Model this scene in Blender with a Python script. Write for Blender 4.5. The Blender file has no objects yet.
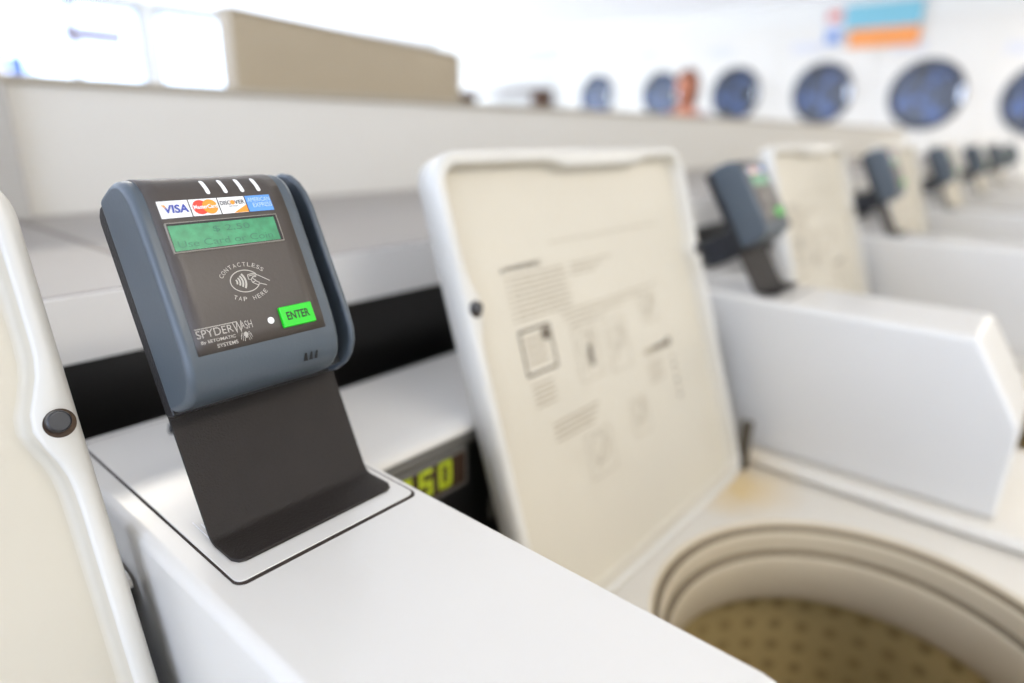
import bpy, bmesh, math, random
from mathutils import Vector, Matrix
random.seed(7)
SC = bpy.context.scene
COL = SC.collection
PITCH = 0.66
FLOOR = -1.12
CEIL = 1.24

# ------------------------------------------------------------------ materials
def lin(c):
    return tuple(((v/255)/12.92 if v/255 <= .04045 else ((v/255+.055)/1.055)**2.4) for v in c)

def mat(name, rgb, rough=.5, metal=0, coat=0, var=0.0, vscale=8, bump=0, bscale=200, emit=None, estr=0, spec=.5):
    m = bpy.data.materials.new(name); m.use_nodes = True
    nt = m.node_tree; b = nt.nodes['Principled BSDF']
    c = lin(rgb) + (1,)
    b.inputs['Base Color'].default_value = c
    b.inputs['Roughness'].default_value = rough
    b.inputs['Metallic'].default_value = metal
    b.inputs['Coat Weight'].default_value = coat
    b.inputs['Coat Roughness'].default_value = .15
    b.inputs['Specular IOR Level'].default_value = spec
    tc = nt.nodes.new('ShaderNodeTexCoord')
    if var:
        n = nt.nodes.new('ShaderNodeTexNoise'); n.inputs['Scale'].default_value = vscale; n.inputs['Detail'].default_value = 4
        nt.links.new(tc.outputs['Object'], n.inputs['Vector'])
        r = nt.nodes.new('ShaderNodeMapRange'); r.inputs['From Min'].default_value = .3; r.inputs['From Max'].default_value = .7
        r.inputs['To Min'].default_value = 1-var; r.inputs['To Max'].default_value = 1+var*.4
        nt.links.new(n.outputs['Fac'], r.inputs['Value'])
        mx = nt.nodes.new('ShaderNodeVectorMath'); mx.operation = 'SCALE'
        mx.inputs[0].default_value = c[:3]
        nt.links.new(r.outputs['Result'], mx.inputs['Scale'])
        nt.links.new(mx.outputs['Vector'], b.inputs['Base Color'])
    if bump:
        n2 = nt.nodes.new('ShaderNodeTexNoise'); n2.inputs['Scale'].default_value = bscale; n2.inputs['Detail'].default_value = 3
        nt.links.new(tc.outputs['Object'], n2.inputs['Vector'])
        bp = nt.nodes.new('ShaderNodeBump'); bp.inputs['Strength'].default_value = bump; bp.inputs['Distance'].default_value = .001
        nt.links.new(n2.outputs['Fac'], bp.inputs['Height'])
        nt.links.new(bp.outputs['Normal'], b.inputs['Normal'])
    if emit:
        b.inputs['Emission Color'].default_value = lin(emit) + (1,)
        b.inputs['Emission Strength'].default_value = estr
    return m

def stain(m, center, radius, rgb, amount):
    """ rusty residue around an object-space point """
    nt = m.node_tree; b = nt.nodes['Principled BSDF']
    tc = nt.nodes.new('ShaderNodeTexCoord')
    d = nt.nodes.new('ShaderNodeVectorMath'); d.operation = 'DISTANCE'; d.inputs[1].default_value = center
    nt.links.new(tc.outputs['Object'], d.inputs[0])
    n = nt.nodes.new('ShaderNodeTexNoise'); n.inputs['Scale'].default_value = 25; n.inputs['Detail'].default_value = 5
    nt.links.new(tc.outputs['Object'], n.inputs['Vector'])
    a = nt.nodes.new('ShaderNodeMapRange'); a.inputs['From Min'].default_value = 0; a.inputs['From Max'].default_value = radius
    a.inputs['To Min'].default_value = amount; a.inputs['To Max'].default_value = 0
    nt.links.new(d.outputs['Value'], a.inputs['Value'])
    mu = nt.nodes.new('ShaderNodeMath'); mu.operation = 'MULTIPLY'
    nt.links.new(a.outputs['Result'], mu.inputs[0]); nt.links.new(n.outputs['Fac'], mu.inputs[1])
    mx = nt.nodes.new('ShaderNodeMix'); mx.data_type = 'RGBA'
    nt.links.new(mu.outputs[0], mx.inputs['Factor'])
    src = b.inputs['Base Color'].links[0].from_socket if b.inputs['Base Color'].links else None
    if src: nt.links.new(src, mx.inputs['A'])
    else: mx.inputs['A'].default_value = b.inputs['Base Color'].default_value
    mx.inputs['B'].default_value = lin(rgb) + (1,)
    nt.links.new(mx.outputs['Result'], b.inputs['Base Color'])

M = {}
M['enamel'] = mat('white enamel', (207, 203, 195), .32, coat=.3, var=.03, vscale=5)
M['deck'] = mat('deck enamel', (206, 200, 188), .35, coat=.25, var=.04, vscale=6)
stain(M['deck'], (.470, .004, -.2), .085, (206, 166, 62), 1.3)
M['lid_rim'] = mat('lid enamel', (204, 200, 190), .38, coat=.2, var=.05, vscale=14)
M['lid_in'] = mat('lid inner cream enamel', (198, 190, 172), .42, coat=.1, var=.05, vscale=6)
M['stain'] = mat('grime ring', (70, 52, 36), .8, var=.4, vscale=120)
M['rubber'] = mat('black rubber', (28, 28, 32), .35, coat=.4, var=.2, vscale=200)
M['seam'] = mat('dark seam', (48, 36, 26), .8, var=.35, vscale=160)
M['fine_line'] = mat('pale fine line', (245, 245, 245), .5)
M['ink'] = mat('faded print ink', (156, 143, 122), .6)
M['ink_dark'] = mat('dark print ink', (96, 86, 72), .6)
M['hinge'] = mat('hinge metal', (95, 88, 76), .45, metal=.6, var=.3, vscale=60)
M['ring'] = mat('tub ring plastic', (192, 178, 152), .4, var=.05, vscale=10)
M['groove'] = mat('ring groove', (112, 98, 76), .7)
M['console_black'] = mat('black control panel', (18, 18, 18), .3, coat=.3)
M['console_grey'] = mat('grey trim', (92, 90, 84), .4)
M['lcd_amber'] = mat('yellow green digits', (150, 160, 20), .5, emit=(150, 165, 10), estr=.3)
M['console_win'] = mat('display window', (60, 44, 34), .25)
M['bracket'] = mat('bracket powder coat', (34, 28, 23), .66, spec=.35, bump=.5, bscale=900, var=.1, vscale=60)
M['back'] = mat('black reader back', (24, 23, 24), .45, bump=.3, bscale=700)
M['slate'] = mat('slate reader plastic', (72, 80, 86), .36, bump=.06, bscale=900)
M['slot'] = mat('slot black', (12, 12, 14), .5)
M['label'] = mat('reader faceplate', (64, 56, 49), .45, coat=.05, bump=.1, bscale=700)
M['print'] = mat('pale print', (178, 172, 162), .5)
M['white'] = mat('white print', (235, 233, 230), .45)
M['visa_blue'] = mat('card navy', (58, 74, 158), .45)
M['visa_gold'] = mat('card gold', (225, 150, 60), .45)
M['mc_red'] = mat('card red', (226, 66, 48), .45)
M['mc_orange'] = mat('card orange', (247, 148, 40), .45)
M['mc_mid'] = mat('card red orange', (238, 106, 44), .45)
M['ax_blue'] = mat('card blue', (92, 150, 220), .45)
M['ax_pale'] = mat('card pale blue', (190, 214, 240), .45)
M['black_ink'] = mat('black ink', (40, 36, 36), .5)
M['bezel'] = mat('display bezel', (128, 122, 112), .35)
M['lcd'] = mat('green display', (50, 138, 92), .3, var=.3, vscale=260, emit=(60, 180, 110), estr=.06)
M['lcd_ink'] = mat('display segments', (44, 112, 82), .4)
M['green'] = mat('enter key green', (22, 190, 22), .35, emit=(10, 210, 10), estr=.08)
M['green_ink'] = mat('enter key lettering', (14, 44, 12), .5)
M['wall'] = mat('partition paint', (216, 212, 203), .6, var=.02, vscale=2)
M['pilaster'] = mat('shaded pilaster paint', (176, 171, 162), .6, var=.02)  # darker than the wall: shade on this panel put into the colour
M['shelf'] = mat('grey shelf laminate', (146, 140, 133), .4, var=.05, vscale=7)
M['joint'] = mat('shelf joint', (118, 110, 101), .6)
M['shelf_face'] = mat('white shelf edge', (226, 223, 218), .45)
M['void'] = mat('black marbled panel', (20, 18, 17), .35, var=.6, vscale=9)
M['tan'] = mat('tan laminate', (174, 160, 136), .5, var=.04, vscale=3)
M['tan_edge'] = mat('brown edging', (168, 158, 140), .5)
M['room_wall'] = mat('white wall paint', (238, 236, 230), .7, var=.01)
M['ceiling'] = mat('glowing ceiling paint', (240, 242, 246), .8, var=.01, emit=(240, 242, 250), estr=.3)  # slight emission added so the ceiling looks brightly lit
M['floor'] = mat('vinyl floor', (170, 162, 150), .4, var=.08, vscale=3)
M['frame'] = mat('window frame metal', (170, 172, 178), .4, metal=.3)
M['dryer'] = mat('dryer white front', (236, 232, 224), .4, coat=.2)
M['dryer_ring'] = mat('dryer door ring', (64, 68, 80), .4, metal=.2)
M['handle'] = mat('chrome', (190, 192, 196), .2, metal=1)
M['sign_teal'] = mat('sign teal', (130, 196, 214), .5)
M['sign_orange'] = mat('sign orange', (250, 160, 84), .5)
M['sign_red'] = mat('sign pink', (226, 150, 138), .5)
M['sign_blue'] = mat('sign blue', (130, 160, 214), .5)
M['sign_pale'] = mat('sign pale', (226, 226, 232), .5)
M['wood'] = mat('brown wood', (96, 66, 48), .5, var=.2, vscale=12)
M['skin'] = mat('skin', (196, 128, 100), .55, var=.08, vscale=12)
M['hair'] = mat('auburn hair', (120, 62, 32), .5, var=.3, vscale=60)
M['shirt'] = mat('mauve shirt', (128, 112, 132), .8, var=.1, vscale=30)
M['trousers'] = mat('navy trousers', (52, 58, 84), .8)
M['shoe'] = mat('dark shoe', (40, 36, 36), .6)
M['eye'] = mat('eye', (40, 34, 30), .2)
M['lip'] = mat('lip', (158, 84, 72), .5)
M['linen'] = mat('white linen', (224, 224, 230), .8)
M['lamp'] = mat('light diffuser', (250, 250, 250), .5, emit=(255, 252, 244), estr=3.0)
M['car_red'] = mat('red paint', (208, 62, 44), .3, coat=.5)
M['car_blue'] = mat('blue paint', (90, 130, 205), .3, coat=.5)
M['car_glass'] = mat('dark car glass', (50, 60, 70), .1)
M['asphalt'] = mat('asphalt', (190, 190, 192), .9, var=.05)
M['leaf'] = mat('shrub leaves', (120, 150, 110), .7, var=.3, vscale=10)

def basket_material():
    m = mat('stained steel basket', (190, 168, 116), .5, metal=.0, var=.22, vscale=7)
    nt = m.node_tree; b = nt.nodes['Principled BSDF']
    tc = nt.nodes.new('ShaderNodeTexCoord')
    v = nt.nodes.new('ShaderNodeTexVoronoi'); v.inputs['Scale'].default_value = 1; v.inputs['Randomness'].default_value = 0
    mp = nt.nodes.new('ShaderNodeMapping'); mp.inputs['Scale'].default_value = (1, 1, 1)
    nt.links.new(tc.outputs['UV'], mp.inputs['Vector']); nt.links.new(mp.outputs['Vector'], v.inputs['Vector'])
    v.voronoi_dimensions = '2D'
    r = nt.nodes.new('ShaderNodeMapRange'); r.inputs['From Min'].default_value = .17; r.inputs['From Max'].default_value = .30
    nt.links.new(v.outputs['Distance'], r.inputs['Value'])
    mx = nt.nodes.new('ShaderNodeMix'); mx.data_type = 'RGBA'
    src = b.inputs['Base Color'].links[0].from_socket
    nt.links.new(r.outputs['Result'], mx.inputs['Factor'])
    mx.inputs['A'].default_value = lin((150, 130, 84)) + (1,)
    nt.links.new(src, mx.inputs['B'])
    nt.links.new(mx.outputs['Result'], b.inputs['Base Color'])
    return m
M['basket'] = basket_material()

def glass_material(name, tint, dark=0.0):
    m = bpy.data.materials.new(name); m.use_nodes = True
    nt = m.node_tree; nt.nodes.clear()
    o = nt.nodes.new('ShaderNodeOutputMaterial'); t = nt.nodes.new('ShaderNodeBsdfTransparent'); g = nt.nodes.new('ShaderNodeBsdfGlossy')
    t.inputs['Color'].default_value = lin(tint) + (1,); g.inputs['Roughness'].default_value = .03
    mx = nt.nodes.new('ShaderNodeMixShader'); mx.inputs[0].default_value = .06
    nt.links.new(t.outputs[0], mx.inputs[1]); nt.links.new(g.outputs[0], mx.inputs[2]); nt.links.new(mx.outputs[0], o.inputs[0])
    return m
M['pane'] = glass_material('window glass', (250, 252, 255))

def dryer_glass():
    m = mat('dryer door glass', (50, 66, 96), .2, coat=.1)
    nt = m.node_tree; b = nt.nodes['Principled BSDF']
    tc = nt.nodes.new('ShaderNodeTexCoord'); n = nt.nodes.new('ShaderNodeTexNoise'); n.inputs['Scale'].default_value = 4.0; n.inputs['Detail'].default_value = 1
    nt.links.new(tc.outputs['Generated'], n.inputs['Vector'])
    cr = nt.nodes.new('ShaderNodeValToRGB'); e = cr.color_ramp.elements
    e[0].position = .36; e[0].color = lin((32, 36, 46)) + (1,); e[1].position = .66; e[1].color = lin((62, 88, 146)) + (1,)  # blue tones paint in window reflections and clothes inside
    k = e.new(.5); k.color = lin((48, 58, 80)) + (1,)
    nt.links.new(n.outputs['Fac'], cr.inputs['Fac']); nt.links.new(cr.outputs['Color'], b.inputs['Base Color'])
    return m
M['dryer_glass'] = dryer_glass()

# ------------------------------------------------------------------ helpers
def link(name, me, parent=None, m=None):
    o = bpy.data.objects.new(name, me); COL.objects.link(o)
    if parent: o.parent = parent
    if m is not None and not me.materials:
        for k in (m if isinstance(m, (list, tuple)) else [m]): me.materials.append(k)
    return o

def mesh(name, verts, faces, parent=None, m=None, smooth=False, T=None, mi=None):
    me = bpy.data.meshes.new(name)
    if T: verts = [T(*v) for v in verts]
    me.from_pydata([tuple(v) for v in verts], [], faces)
    bm = bmesh.new(); bm.from_mesh(me)
    if mi:
        for f, k in zip(bm.faces, mi): f.material_index = k
    bmesh.ops.recalc_face_normals(bm, faces=bm.faces); bm.to_mesh(me); bm.free()
    if smooth:
        for p in me.polygons: p.use_smooth = True
    me.update()
    return link(name, me, parent, m)

def bevel(o, w, seg=3, ang=35):
    b = o.modifiers.new('bevel', 'BEVEL'); b.width = w; b.segments = seg; b.limit_method = 'ANGLE'; b.angle_limit = math.radians(ang)
    for p in o.data.polygons: p.use_smooth = True
    b.harden_normals = True
    return o

def boxv(x0, x1, y0, y1, z0, z1):
    v = [(x0,y0,z0),(x1,y0,z0),(x1,y1,z0),(x0,y1,z0),(x0,y0,z1),(x1,y0,z1),(x1,y1,z1),(x0,y1,z1)]
    f = [(0,3,2,1),(4,5,6,7),(0,1,5,4),(1,2,6,5),(2,3,7,6),(3,0,4,7)]
    return v, f

def box(name, x0, x1, y0, y1, z0, z1, parent=None, m=None, bev=0, T=None, seg=3):
    v, f = boxv(x0, x1, y0, y1, z0, z1)
    o = mesh(name, v, f, parent, m, T=T)
    if bev: bevel(o, bev, seg)
    return o

def extr(name, prof, x0, x1, parent=None, m=None, bev=0, T=None, seg=3, ang=35, smooth=True):
    """ closed profile of (a,b), extruded along x. T maps (x,a,b) """
    n = len(prof)
    v = [(x0, a, b) for a, b in prof] + [(x1, a, b) for a, b in prof]
    f = [tuple(range(n))[::-1], tuple(range(n, 2*n))] + [(i, (i+1) % n, n+(i+1) % n, n+i) for i in range(n)]
    o = mesh(name, v, f, parent, m, T=T)
    if bev: bevel(o, bev, seg, ang)
    return o

def cyl(name, p0, p1, r0, r1=None, n=32, parent=None, m=None, bev=0, T=None):
    r1 = r0 if r1 is None else r1
    p0, p1 = Vector(p0), Vector(p1); d = (p1-p0).normalized()
    a = d.orthogonal().normalized(); b = d.cross(a)
    v = []
    for p, r in ((p0, r0), (p1, r1)):
        for i in range(n):
            t = 2*math.pi*i/n
            v.append(p + a*r*math.cos(t) + b*r*math.sin(t))
    f = [tuple(range(n))[::-1], tuple(range(n, 2*n))] + [(i, (i+1) % n, n+(i+1) % n, n+i) for i in range(n)]
    o = mesh(name, v, f, parent, m, T=T)
    if bev: bevel(o, bev, 3)
    return o

def revolve(name, prof, c, n=96, parent=None, m=None, mi=None, smooth=True):
    v = []; f = []; idx = []
    for r, z in prof:
        for i in range(n):
            t = 2*math.pi*i/n
            v.append((c[0]+r*math.cos(t), c[1]+r*math.sin(t), z))
    for k in range(len(prof)-1):
        for i in range(n):
            f.append((k*n+i, k*n+(i+1) % n, (k+1)*n+(i+1) % n, (k+1)*n+i)); idx.append(mi[k] if mi else 0)
    me = bpy.data.meshes.new(name); me.from_pydata(v, [], f)
    for p, k in zip(me.polygons, idx): p.material_index = k; p.use_smooth = smooth
    return link(name, me, parent, m)

def empty(name, loc, label=None, cat=None, group=None):
    o = bpy.data.objects.new(name, None); COL.objects.link(o); o.location = loc; o.empty_display_size = .05
    tag(o, label, cat, group)
    return o

def tag(o, label=None, cat=None, group=None, kind=None):
    if label: o['label'] = label
    if cat: o['category'] = cat
    if group: o['group'] = group
    if kind: o['kind'] = kind
    return o

def copy_tree(o, parent=None):
    c = o.copy(); COL.objects.link(c); c.parent = parent
    for ch in list(o.children): copy_tree(ch, c)
    return c

class Flat:
    """ collects flat shapes drawn in (u,v), put on a surface by T(u,v,lift) """
    def __init__(s): s.v = []; s.f = []
    def poly(s, pts):
        k = len(s.v); s.v += [tuple(p) for p in pts]; s.f.append(tuple(range(k, k+len(pts))))
    def rect(s, x0, x1, y0, y1): s.poly([(x0,y0),(x1,y0),(x1,y1),(x0,y1)])
    def disc(s, cx, cy, rx, ry=None, n=40):
        ry = ry or rx; s.poly([(cx+rx*math.cos(2*math.pi*i/n), cy+ry*math.sin(2*math.pi*i/n)) for i in range(n)])
    def stroke(s, pts, w, closed=False):
        P = [Vector(p) for p in pts]; n = len(P)
        L = []
        for i in range(n):
            a = P[(i-1) % n] if (closed or i > 0) else P[i]; b = P[(i+1) % n] if (closed or i < n-1) else P[i]
            d = (b-a).normalized(); nn = Vector((-d.y, d.x))*w/2
            L.append((P[i]+nn, P[i]-nn))
        for i in range(n if closed else n-1):
            a, b = L[i], L[(i+1) % n]
            s.poly([a[0], a[1], b[1], b[0]])
    def arc(s, cx, cy, rx, ry, a0, a1, w, n=30):
        s.stroke([(cx+rx*math.cos(math.radians(a0+(a1-a0)*i/n)), cy+ry*math.sin(math.radians(a0+(a1-a0)*i/n))) for i in range(n+1)], w, closed=False)
    def glyphs(s, text, x0, x1, y0, y1, off=0.0, M2=None, keep=False):
        """ text outline fitted to the box x0..x1, y0..y1, then through M2 """
        cu = bpy.data.curves.new('t', 'FONT'); cu.body = text; cu.size = 1; cu.offset = off; cu.resolution_u = 4
        ob = bpy.data.objects.new('t', cu); COL.objects.link(ob)
        dg = bpy.context.evaluated_depsgraph_get(); me = bpy.data.meshes.new_from_object(ob.evaluated_get(dg))
        vs = [v.co.copy() for v in me.vertices]; fs = [tuple(p.vertices) for p in me.polygons]
        bpy.data.objects.remove(ob); bpy.data.curves.remove(cu); bpy.data.meshes.remove(me)
        ax, bx = min(v.x for v in vs), max(v.x for v in vs); ay, by = min(v.y for v in vs), max(v.y for v in vs)
        sy = (y1-y0)/(by-ay); sx = sy if x1 is None else (x1-x0)/(bx-ax)
        k = len(s.v)
        for v in vs:
            p = (x0+(v.x-ax)*sx, y0+(v.y-ay)*sy)
            if M2: p = M2(p)
            s.v.append(tuple(p))
        s.f += [tuple(i+k for i in f) for f in fs]
    def build(s, name, T, lift, m, parent):
        me = bpy.data.meshes.new(name)
        me.from_pydata([tuple(T(x, y, lift)) for x, y in s.v], [], s.f)
        return link(name, me, parent, m)

# ------------------------------------------------------------------ room
def struct(o): o['kind'] = 'structure'; return o
RX0, RX1, RY0, RY1 = -2.6, 6.3, -3.2, 6.5
struct(box('floor', RX0-.1, RX1+.1, RY0-.1, RY1+.1, FLOOR-.1, FLOOR, m=M['floor']))
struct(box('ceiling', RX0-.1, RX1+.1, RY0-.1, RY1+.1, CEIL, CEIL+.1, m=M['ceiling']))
struct(box('wall_right', RX1, RX1+.1, RY0, RY1, FLOOR, CEIL, m=M['room_wall']))
struct(box('wall_front', RX0-.1, RX1+.1, RY0-.1, RY0, FLOOR, CEIL, m=M['room_wall']))

def holed_wall(name, length_axis, a0, a1, plane0, plane1, holes, z0=FLOOR, z1=CEIL):
    """ wall with window openings made of merged boxes; holes = (a_start, a_end, z_low, z_high) """
    v = []; f = []
    def add(a, b, zl, zh):
        if b-a < 1e-4 or zh-zl < 1e-4: return
        bx = (a, b, plane0, plane1, zl, zh) if length_axis == 'x' else (plane0, plane1, a, b, zl, zh)
        vv, ff = boxv(*bx); k = len(v); v.extend(vv); f.extend([tuple(i+k for i in q) for q in ff])
    cur = a0
    for (h0, h1, zl, zh) in holes:
        add(cur, h0, z0, z1); add(h0, h1, z0, zl); add(h0, h1, zh, z1); cur = h1
    add(cur, a1, z0, z1)
    return struct(mesh(name, v, f, m=M['room_wall']))

back_holes = [(-2.3, -.5, -.5, 1.19), (-.4, 1.25, -.5, 1.19), (1.35, 2.5, -.5, 1.19), (2.6, 4.1, -.5, 1.19), (4.4, 6.0, -.5, 1.19)]
holed_wall('wall_back', 'x', RX0-.1, RX1+.1, RY1, RY1+.1, back_holes)
left_holes = [(-2.9, -1.0, -.6, 1.19), (-.85, 1.3, -.6, 1.19), (1.5, 3.6, -.6, 1.19), (3.8, 6.0, -.6, 1.19)]
holed_wall('wall_left', 'y', RY0, RY1, RX0-.1, RX0, left_holes)
wn = 0
def window(axis, h, plane):
    global wn; wn += 1
    a0, a1, zl, zh = h; w = .045
    v = []; f = []
    mid = (a0+a1)/2
    for (p, q, s, t) in ((a0, a0+w, zl, zh), (a1-w, a1, zl, zh), (a0, a1, zl, zl+w), (a0, a1, zh-w, zh), (mid-.02, mid+.02, zl, zh)):
        bx = (p, q, plane, plane+.06, s, t) if axis == 'x' else (plane, plane+.06, p, q, s, t)
        vv, ff = boxv(*bx); k = len(v); v.extend(vv); f.extend([tuple(i+k for i in r) for r in ff])
    o = struct(mesh('window_%d' % wn, v, f, m=M['frame']))
    bx = (a0, a1, plane+.025, plane+.031, zl, zh) if axis == 'x' else (plane+.025, plane+.031, a0, a1, zl, zh)
    box('pane', *bx, parent=o, m=M['pane'])
for h in back_holes: window('x', h, RY1+.02)
for h in left_holes: window('y', h, RX0-.08)
struct(box('ground', -30, 30, RY1+.15, 40, FLOOR-.3, FLOOR-.15, m=M['asphalt']))

# ceiling light fittings (their light comes from area lamps just under them)
for i, (x, y) in enumerate(((0.2, -1.3), (2.9, -1.3), (.6, 2.2), (3.0, 2.2), (5.2, -.6))):
    e = empty('ceiling_light', (x, y, CEIL), 'long white fluorescent ceiling light %s' % ('above the aisle behind the washers', 'above the far washers aisle', 'above the window side aisle', 'above the tan panel side', 'nearest the dryers')[i], 'light')
    box('housing', -.62, .62, -.16, .16, -.05, 0, parent=e, m=M['room_wall'], bev=.006)
    box('diffuser', -.58, .58, -.13, .13, -.058, -.05, parent=e, m=M['lamp'])
    L = bpy.data.lights.new('ceiling_lamp', 'AREA'); L.shape = 'RECTANGLE'; L.size = 1.1; L.size_y = .26; L.energy = 19; L.color = (1, .925, .82)
    lo = bpy.data.objects.new('ceiling_lamp', L); COL.objects.link(lo); lo.location = (x, y, CEIL-.07)

# ------------------------------------------------------------------ central bulkhead behind the washers
BX0, BX1 = -1.9, 4.75
struct(box('wall_middle', BX0, BX1, .70, 1.02, FLOOR, .225, m=M['wall']))
struct(box('trim_1', BX0, BX1, .694, 1.026, .225, .234, m=M['tan_edge'], bev=.002))
struct(box('wall_middle_pilaster', BX0, .012, .682, .70, .0775, .225, m=M['pilaster']))
sh = struct(box('trim_2', BX0, BX1, .25, .699, .033, .0775, m=[M['shelf']]))
fc = struct(box('trim_3', BX0, BX1, .246, .25, .0325, .0765, m=M['shelf_face']))
for xx in (-.008, 1.2, 2.4): box('joint', xx, xx+.007, .25, .681 if xx < 0 else .699, .0775, .0779, parent=sh, m=M['joint'])
struct(box('wall_middle_plinth', BX0, BX1, .262, .699, FLOOR, .033, m=M['void']))

# ------------------------------------------------------------------ washer
B = math.atan2(.121, .368); CB, SB = math.cos(B), math.sin(B)
def LT(x, s, d): return (x, s*SB + d*CB, -.2 + s*CB - d*SB)

def rounded_loop(W, H, r, k=10, ne=14):
    pts = []; nor = []
    cs = [((W-r, H-r), 0), ((r, H-r), 90), ((r, r), 180), ((W-r, r), 270)]
    for ci, ((cx, cy), a0) in enumerate(cs):
        rr = r if ci < 2 else r
        for i in range(k+1):
            a = math.radians(a0+90*i/k)
            pts.append((cx+rr*math.cos(a), cy+rr*math.sin(a))); nor.append((-math.cos(a), -math.sin(a)))
        nx, ny = cs[(ci+1) % 4][0]
        a = math.radians(a0+90); s0 = (cx+rr*math.cos(a), cy+rr*math.sin(a)); s1 = (nx+rr*math.cos(a), ny+rr*math.sin(a))
        n2 = ne if ci % 2 == 0 else 44
        for i in range(1, n2):
            t = i/n2; pts.append((s0[0]+(s1[0]-s0[0])*t, s0[1]+(s1[1]-s0[1])*t)); nor.append((-math.cos(a), -math.sin(a)))
    return pts, nor

LW, LH, LTH = .381, .3885, .021
SBUMP = .2727
def make_lid(parent, x0=.1215):
    pts, nor = rounded_loop(LW, LH, .026, ne=40)
    inner = []; n = len(pts)
    for (x, s), (nx, ny) in zip(pts, nor):
        w = .0095
        w += .0085*math.exp(-((s-SBUMP)/.017)**2) * abs(nx)**4
        if ny < -.5 and s > LH/2:
            t = 1/(1+math.exp(-(x-.15)/.004)) * 1/(1+math.exp((x-.29)/.004)); w += .006*t + .001
        inner.append((x+nx*w, s+ny*w))
    v = []; f = []; mi = []
    rings = [(pts, LTH), (pts, .003), ([(x+nx*.0025, s+ny*.0025) for (x, s), (nx, ny) in zip(pts, nor)], 0), ([(x-nx*.0018, s-ny*.0018) for (x, s), (nx, ny) in zip(inner, nor)], 0), (inner, .0018), (inner, .012),
             ([(x+nx*.004, s+ny*.004) for (x, s), (nx, ny) in zip(inner, nor)], .014)]
    for ring, d in rings: v += [LT(x, s, d) for x, s in ring]
    for k in range(len(rings)-1):
        for i in range(n):
            f.append((k*n+i, k*n+(i+1) % n, (k+1)*n+(i+1) % n, (k+1)*n+i)); mi.append(0 if k < 4 else 1)
    f.append(tuple(range(n))); mi.append(0)
    f.append(tuple(range((len(rings)-1)*n, len(rings)*n))); mi.append(1)
    o = mesh('lid', v, f, parent, [M['lid_rim'], M['lid_in']], mi=mi)
    for p in o.data.polygons: p.use_smooth = len(p.vertices) == 4
    o.location = (x0, 0, 0)
    for xb in (.0085, LW-.0085):
        g = Flat(); g.disc(xb+(.0004 if xb < .1 else .0006), SBUMP-.001, .0064, n=32)
        gr = g.build('grime_ring', lambda u, v_, l: LT(u, v_, -l), .0002, M['stain'], o)
        c = cyl('bumper', LT(xb, SBUMP, .001), LT(xb, SBUMP, -.0042), .0052, .0046, 32, parent=o, m=M['rubber'], bev=.001)
    # faded instruction panel
    P = Flat(); D = Flat()
    def tx(x, z): return (x-.1215+.0085, (z+.2)/CB+.003)
    def bar(Fl, xa, xb, z, h=.0016):
        a, s = tx(xa, z); b, _ = tx(xb, z); Fl.rect(a, b, s-h/2, s+h/2)
    D.glyphs('WARNING', tx(.176, 0)[0], tx(.222, 0)[0], tx(0, .0755)[1], tx(0, .0800)[1], off=.02)
    a, s = tx(.1705, .0755); D.poly([(a, s), (a+.0045, s), (a+.00225, s+.0045)])
    bar(P, .24, .43, .092, .0008)
    random.seed(3)
    for k in range(9):
        z = .0705-k*.0042
        x = .181
        bar(P, .174, .178, z, .0014)
        while x < .252:
            l = random.uniform(.004, .013); bar(P, x, min(x+l, .256), z, .0015); x += l+.0014
    for k in range(3):
        x = .262
        while x < .33-.02*k:
            l = random.uniform(.004, .013); bar(P, x, x+l, .0705-k*.0042, .0014); x += l+.0016
    for k in range(5):
        x = .235+.004*k
        while x < .40-.035*k:
            l = random.uniform(.004, .014); bar(P, x, x+l, .0285+.004-k*.0044, .0013); x += l+.0016
    def frame(Fl, xa, xb, za, zb, w):
        a, s0 = tx(xa, za); b, s1 = tx(xb, zb)
        Fl.rect(a, b, s0, s0+w); Fl.rect(a, b, s1-w, s1); Fl.rect(a, a+w, s0, s1); Fl.rect(b-w, b, s0, s1)
    frame(D, .175, .217, -.008, .029, .0022)
    a, s = tx(.21, .022); D.rect(a-.006, a+.004, s-.006, s+.004)
    for k in range(4): bar(P, .18, .206, .02-k*.006, .002)
    for k in range(5): bar(P, .178, .206, -.016-k*.0042, .0014)
    def washer_icon(cx, cz, w, h, fill=0):
        a, s = tx(cx, cz)
        P.stroke([(a-w/2, s-h/2), (a+w/2, s-h/2), (a+w/2, s+h/2), (a-w/2, s+h/2)], .0011, True)
        P.arc(a, s+h*.12, w*.32, w*.32, 0, 360, .001)
        P.stroke([(a-w*.25, s-h*.3), (a+w*.1, s+h*.05), (a+w*.3, s+h*.4)], .0016)
        if fill: D.rect(a+w*.02, a+w*.2, s-h*.28, s+h*.1)
    washer_icon(.262, -.006, .034, .052, 1); washer_icon(.312, -.01, .034, .05); washer_icon(.378, .012, .03, .03)
    bar(P, .355, .405, -.030, .006); D.disc(tx(.405, 0)[0], tx(0, -.0285)[1], .005, n=16); D.rect(tx(.372, 0)[0], tx(.4, 0)[0], tx(0, -.031)[1], tx(0, -.027)[1])
    for k in range(5): bar(P, .355, .385, -.042-k*.0045, .0014)
    for k in range(6): bar(D if k % 2 else P, .405, .411, -.046-k*.008, .0035)
    for k in range(4): bar(P, .193, .262-.004*k, -.052-k*.0045, .0016)
    washer_icon(.25, -.094, .04, .04); washer_icon(.325, -.084, .03, .036)
    P.build('printed_instructions', lambda u, v_, l: LT(u, v_, .014-l), .0003, M['ink'], o)
    D.build('printed_heading', lambda u, v_, l: LT(u, v_, .014-l), .0004, M['ink_dark'], o)
    box('hinge', .3815, .391, 0, .012, -.198, -.137, parent=o, m=M['hinge'], bev=.002)
    return o

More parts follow.
